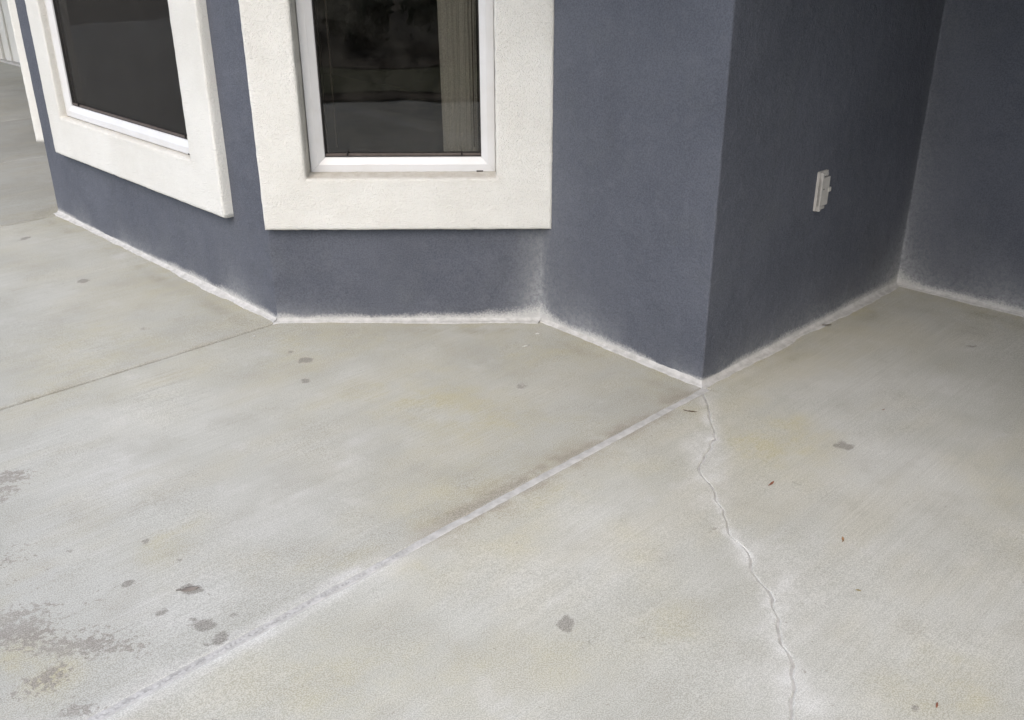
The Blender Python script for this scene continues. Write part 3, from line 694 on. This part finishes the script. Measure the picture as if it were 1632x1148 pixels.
# ------------------------------------------------------------------ curtains inside
def curtain(idx, sa, sb, o, label, mat=None):
    fr = FR[idx]; n = 160; verts = []; faces = []
    zs = np.linspace(0.14, 2.3, 12)
    for k in range(n + 1):
        s = sa + (sb - sa) * k / n
        for z in zs:
            d = 0.006 * math.sin(k * 0.52) + 0.003 * math.sin(k * 1.9 + z)
            verts.append(fr.pt(s + 0.004 * math.sin(z * 3 + k * .2), o + d, z))
    m_ = len(zs)
    for k in range(n):
        for j in range(m_ - 1):
            a = k * m_ + j; faces.append((a, a + m_, a + m_ + 1, a + 1))
    ob = mesh_obj('curtain', verts, faces, mat or CURT)
    sol = ob.modifiers.new('thickness', 'SOLIDIFY'); sol.thickness = 0.0015
    tag(ob, label, 'curtain'); return ob
DRAPE = mat_plain('drape_cloth', (0.42, 0.37, 0.30), 0.95, 0.25, 120)
curtain(5, 0.30, 0.80, -0.22, 'dim brown drape behind the left side of the wide window', DRAPE)
curtain(5, 1.35, 2.0, -0.24, 'dim brown drape behind the right side of the wide window', DRAPE)
curtain(6, 0.695, 0.98, -0.17, 'pale sheer curtain hanging behind the right side of the narrow window')

# ------------------------------------------------------------------ small litter on the slabs
def leaf(name, x, y, L, Wd, ang, mat, label, cat, curl=0.25, stem=True, group=None, z=0.002):
    verts = []; faces = []; n = 8
    for k in range(n + 1):
        t = k / n; hw = Wd * math.sin(math.pi * min(1, t * 0.94 + 0.03)) ** 0.8 * (1 - 0.25 * t)
        for j, q in enumerate((-1, -0.5, 0, 0.5, 1)):
            jag = 1 + 0.22 * math.sin(k * 2.7 + q * 2)
            zc = z + curl * L * (0.35 * (t - 0.5) ** 2 + 0.25 * (hw / Wd * q) ** 2 * (Wd / L) + 0.02 * math.sin(5 * t + q))
            verts.append(((t - 0.5) * L, hw * q * 0.5 * jag, zc))
    for k in range(n):
        for j in range(4):
            a = k * 5 + j; faces.append((a, a + 5, a + 6, a + 1))
    if stem:
        b = len(verts)
        for k in range(4):
            xx = -0.5 * L - 0.1 * L * k
            verts += [(xx, -0.0007 + .002 * k * .3, z + .0012), (xx, 0.0007 + .002 * k * .3, z + .0012), (xx, .002 * k * .3, z + .0024)]
        for k in range(3):
            for j in range(3):
                a = b + k * 3; faces.append((a + j, a + (j + 1) % 3, a + 3 + (j + 1) % 3, a + 3 + j))
    ob = mesh_obj(name, verts, faces, mat)
    sol = ob.modifiers.new('thickness', 'SOLIDIFY'); sol.thickness = 0.0005
    ob.location = (x, y, 0.0005); ob.rotation_euler = (0, 0, ang)
    return tag(ob, label, cat, group)
RED = mat_leaf('red_brown_leaf', (0.24, 0.10, 0.06)); ORG = mat_leaf('orange_leaf', (0.34, 0.19, 0.09)); TANL = mat_leaf('tan_leaf', (0.26, 0.22, 0.12)); BRN = mat_leaf('brown_twig', (0.11, 0.075, 0.05)); GREYL = mat_leaf('grey_brown_leaf', (0.20, 0.175, 0.15))
leaf('leaf_fragment', 0.759, 2.391, 0.026, 0.008, 0.9, RED, 'red brown leaf fragment lying right of the upper crack', 'leaf')
leaf('leaf_fragment', 0.878, 2.112, 0.020, 0.007, 1.3, ORG, 'orange curled leaf fragment right of the middle of the crack', 'leaf')
leaf('leaf_fragment', 0.887, 1.518, 0.018, 0.005, 1.1, RED, 'thin red leaf fragment at the bottom right of the picture', 'leaf', stem=False)
leaf('leaf_fragment', 0.848, 1.897, 0.013, 0.007, -0.3, TANL, 'tiny olive tan leaf fragment right of the lower crack', 'leaf', stem=False)
leaf('leaf_fragment', 1.248, 2.848, 0.016, 0.003, 0.6, RED, 'hair thin red sliver on the slab below the outlet cover', 'leaf', stem=False)
leaf('twig', 0.603, 2.842, 0.036, 0.008, -0.25, BRN, 'dark brown curled bit beside the top of the crack', 'twig', stem=True)
leaf('twig', 1.281, 3.578, 0.032, 0.009, 0.15, BRN, 'dark curled bit lying at the foot of the outlet wall', 'twig', curl=0.5, z=0.006)
leaf('dead_leaf', -0.80, 1.916, 0.042, 0.020, 0.25, GREYL, 'flattened grey brown dead leaf with stem on the left slab', 'leaf', curl=0.10)
def chip(x, y, r, label, ang=0.0, asp=0.5):
    bm = bmesh.new()
    lo = []; 
    for z, k in ((0.0012, 1.0), (0.004, 0.7)):
        lo.append([bm.verts.new((r * k * math.cos(a) * (1 + .25 * math.sin(3 * a)), r * k * asp * math.sin(a), z)) for a in np.linspace(0, 2 * math.pi, 8)[:-1]])
    for j in range(7): bm.faces.new((lo[0][j], lo[0][(j + 1) % 7], lo[1][(j + 1) % 7], lo[1][j]))
    bm.faces.new(lo[1]); bm.faces.new(lo[0][::-1])
    ob = bm_obj('paint_chip', bm, CREAM, None, True); ob.location = (x, y, 0); ob.rotation_euler = (0, 0, ang)
    return tag(ob, label, 'paint chip')
chip(-1.027, 3.504, 0.006, 'tiny white chip beside the corner of the bay and the thin joint')
chip(0.103, 3.514, 0.008, 'small white chip on the slab below the inner corner of the bay')
chip(0.056, 3.396, 0.018, 'elongated white scuffed sliver on the slab in front of the bay', 0.6, 0.16)

# ------------------------------------------------------------------ far end of the porch, top left
frE = FR[1]      # back wall beyond the bay, runs towards the bay
sE = lambda u: frE.L - (float(PD @ U) - u)
u_at = lambda x, y: x * U[0] + y * U[1]
ue = u_at(-5.909, 12.004)
def fpart(name, ua, ub, o0, o1, z0, z1, mat):
    return hparent(box(name, frE, sE(ua), sE(ub), o0, o1, z0, z1, mat, None, 0.006))
fpart('door_surround', ue - 0.62, ue + 1.6, -0.02, 0.05, -0.05, 2.4, CREAM)
fpart('door_trim', ue - 0.32, ue - 0.12, 0.052, 0.085, -0.05, 2.3, CREAM)
fpart('door_trim', ue - 0.02, ue + 0.14, 0.052, 0.075, -0.05, 2.3, CREAM)
fpart('door_sill', ue - 3.0, ue + 1.6, 0.052, 0.13, -0.05, 0.022, SEAL)
DOORM = mat_plain('tan_door', (0.58, 0.53, 0.45), 0.6)
fpart('door', ue - 2.4, ue - 0.63, -0.02, 0.03, 0.0, 2.3, DOORM)
pl = tag(empty('planter', frE.pt(sE(ue - 0.65), 0.29, 0.004)), 'brown planter box standing by the far cream doorway', 'planter')
POT = mat_plain('brown_pot', (0.16, 0.105, 0.08), 0.7)
def plp(o): o.parent = pl; o.matrix_parent_inverse = Matrix.Translation(-pl.location); return o
plp(box('body', frE, sE(ue - 0.95), sE(ue - 0.36), 0.14, 0.44, 0.004, 0.25, POT, None, 0.01))
plp(box('rim', frE, sE(ue - 0.97), sE(ue - 0.34), 0.12, 0.46, 0.251, 0.28, POT, None, 0.008))

# ------------------------------------------------------------------ garden in front of the patio (behind the camera, mirrored in the panes)
def sheet(name, y0, y1, z, mat):
    nx, ny = 80, 14; verts = []; faces = []
    for i in range(nx + 1):
        for j in range(ny + 1):
            x = -60 + 120 * i / nx; t = j / ny; y = y0 + (y1 - y0) * t
            wob = 0.10 * float(fbm(np.array([x * .7]), np.array([y * .7 + 3]), 400)[0])
            verts.append((x, y + wob, z + 0.015 * float(fbm(np.array([x * 3]), np.array([y * 3]), 402)[0])))
    for i in range(nx):
        for j in range(ny):
            k = i * (ny + 1) + j; faces.append((k, k + ny + 1, k + ny + 2, k + 1))
    return tag(mesh_obj(name, verts, faces, mat), kind='structure')
GRASS = mat_plain('grass', (0.085, 0.090, 0.045), 0.9, 0.35, 14, 0.2, 0.03)
MULCH = mat_plain('mulch', (0.060, 0.046, 0.034), 0.95, 0.6, 5, 0.2, 0.03)
sheet('mulch_edge', -1.95, -1.45, 0.030, MULCH)
sheet('lawn', -3.55, -1.75, 0.045, GRASS)
sheet('planting_bed', -40, -3.45, 0.065, MULCH)
LEAFM = mat_plain('shrub_leaves', (0.05, 0.075, 0.028), 0.6, 0.45, 3)
BARK = mat_plain('shrub_stem', (0.09, 0.065, 0.045), 0.9)
def shrub(x, y, r, h, label, seed):
    root = tag(empty('shrub', (x, y, 0.06)), label, 'shrub', 'shrubs in the planting bed')
    rg = np.random.default_rng(seed); verts = []; faces = []
    cl = [(rg.normal(0, .45, 3) * [r, r, h * .3] + [0, 0, h * .55], rg.uniform(.25, .5) * r) for _ in range(14)]
    for k in range(2600):
        c, cr = cl[rg.integers(14)]; d = rg.normal(0, 1, 3); d /= np.linalg.norm(d); p = c + d * cr * rg.uniform(.6, 1.05)
        if p[2] < 0.03: continue
        a = rg.normal(0, 1, 3); a /= np.linalg.norm(a); b = np.cross(a, d); b /= np.linalg.norm(b) + 1e-6
        L = rg.uniform(.03, .06) * (1 + r * .3); i = len(verts)
        verts += [p - a * L, p + b * L * .45, p + a * L, p - b * L * .45]; faces.append((i, i + 1, i + 2, i + 3))
    mesh_obj('foliage', verts, faces, LEAFM, root, False)
    verts = []; faces = []
    for k in range(5):
        t = np.array([rg.normal(0, .3 * r), rg.normal(0, .3 * r), h * .7]); i = len(verts)
        for q in range(5):
            a = q * 1.2566; verts += [(0.02 * math.cos(a) + k * .02, 0.02 * math.sin(a), 0), (t[0] + .006 * math.cos(a), t[1] + .006 * math.sin(a), t[2])]
        for q in range(5):
            n_ = (q + 1) % 5; faces.append((i + 2 * q, i + 2 * n_, i + 2 * n_ + 1, i + 2 * q + 1))
    mesh_obj('stem', verts, faces, BARK, root, True)
SHR = [(-4.6, -5.0, .6, .8), (-3.1, -4.7, .45, .6), (-1.9, -5.2, .7, .9), (-0.5, -4.8, .5, .7), (0.9, -5.1, .65, .9), (-6.3, -5.1, .7, .9), (-8.4, -4.9, .7, 1.0), (-3.8, -7.0, 1.1, 1.7), (-1.0, -7.2, 1.2, 1.8), (1.8, -7.0, 1.1, 1.6)]
SHL = ['low round shrub in the mulch bed, left of the row behind the viewer', 'smallest shrub at the lawn edge behind the viewer', 'broad low shrub straight across the lawn from the narrow window', 'small shrub between two broader ones across the lawn', 'low shrub at the right end of the near row across the lawn', 'broad shrub second from the left end of the near row', 'shrub at the left end of the near row across the lawn', 'tall dense shrub at the left of the back row', 'tallest shrub in the middle of the back row', 'tall shrub at the right of the back row']
for k, (x_, y_, r, h) in enumerate(SHR):
    shrub(x_, y_, r, h, SHL[k], 300 + k)

TREEL = mat_plain('tree_leaves', (0.045, 0.065, 0.025), 0.6, 0.45, 1.5)
def added_tree(x, y, r, h, label, seed):  # unseen trees, added to keep low sky light off the recess walls
    root = tag(empty('tree', (x, y, 0.06)), label, 'tree', 'trees across the lawn')
    rg = np.random.default_rng(seed); verts = []; faces = []
    cl = [(np.array([rg.normal(0, .42) * r, rg.normal(0, .42) * r, h * rg.uniform(.30, .88)]), rg.uniform(.28, .5) * r) for _ in range(26)]
    for k in range(9000):
        c, cr = cl[rg.integers(26)]; d = rg.normal(0, 1, 3); d /= np.linalg.norm(d); p = c + d * cr * rg.uniform(.45, 1.05)
        a = rg.normal(0, 1, 3); a /= np.linalg.norm(a); b = np.cross(a, d); b /= np.linalg.norm(b) + 1e-6
        L = rg.uniform(.07, .13); i = len(verts)
        verts += [p - a * L, p + b * L * .5, p + a * L, p - b * L * .5]; faces.append((i, i + 1, i + 2, i + 3))
    mesh_obj('crown', verts, faces, TREEL, root, False)
    verts = []; faces = []
    def limb(p, q, r0, r1):
        i = len(verts); p, q = np.array(p, float), np.array(q, float); t = q - p; t /= np.linalg.norm(t)
        e = np.cross(t, [0.3, 0.9, 0.1]); e /= np.linalg.norm(e); f = np.cross(t, e)
        for c, rr in ((p, r0), (q, r1)):
            for k in range(8): verts.append(c + (e * math.cos(k * .7854) + f * math.sin(k * .7854)) * rr)
        for k in range(8): faces.append((i + k, i + (k + 1) % 8, i + 8 + (k + 1) % 8, i + 8 + k))
    limb((0, 0, -.1), (rg.normal(0, .08), rg.normal(0, .08), h * .42), .13, .09)
    for c, cr in cl[:9]: limb((0, 0, h * .38), c, .06, .02)
    mesh_obj('trunk', verts, faces, BARK, root, True)
TRL = ['bushy tree at the far left of the row across the lawn', 'broad tree second from the left across the lawn', 'tall tree in the middle of the row across the lawn', 'dense tree right of the tallest one across the lawn', 'tree at the right end of the row across the lawn']
for k, (x_, y_, r, h) in enumerate([(-15.0, -5.0, 2.4, 5.2), (-11.6, -7.6, 2.5, 5.6), (-7.8, -9.4, 2.6, 6.0), (-4.0, -10.4, 2.4, 5.4), (-0.4, -10.8, 2.3, 5.0)]):
    added_tree(x_, y_, r, h, TRL[k], 500 + k)
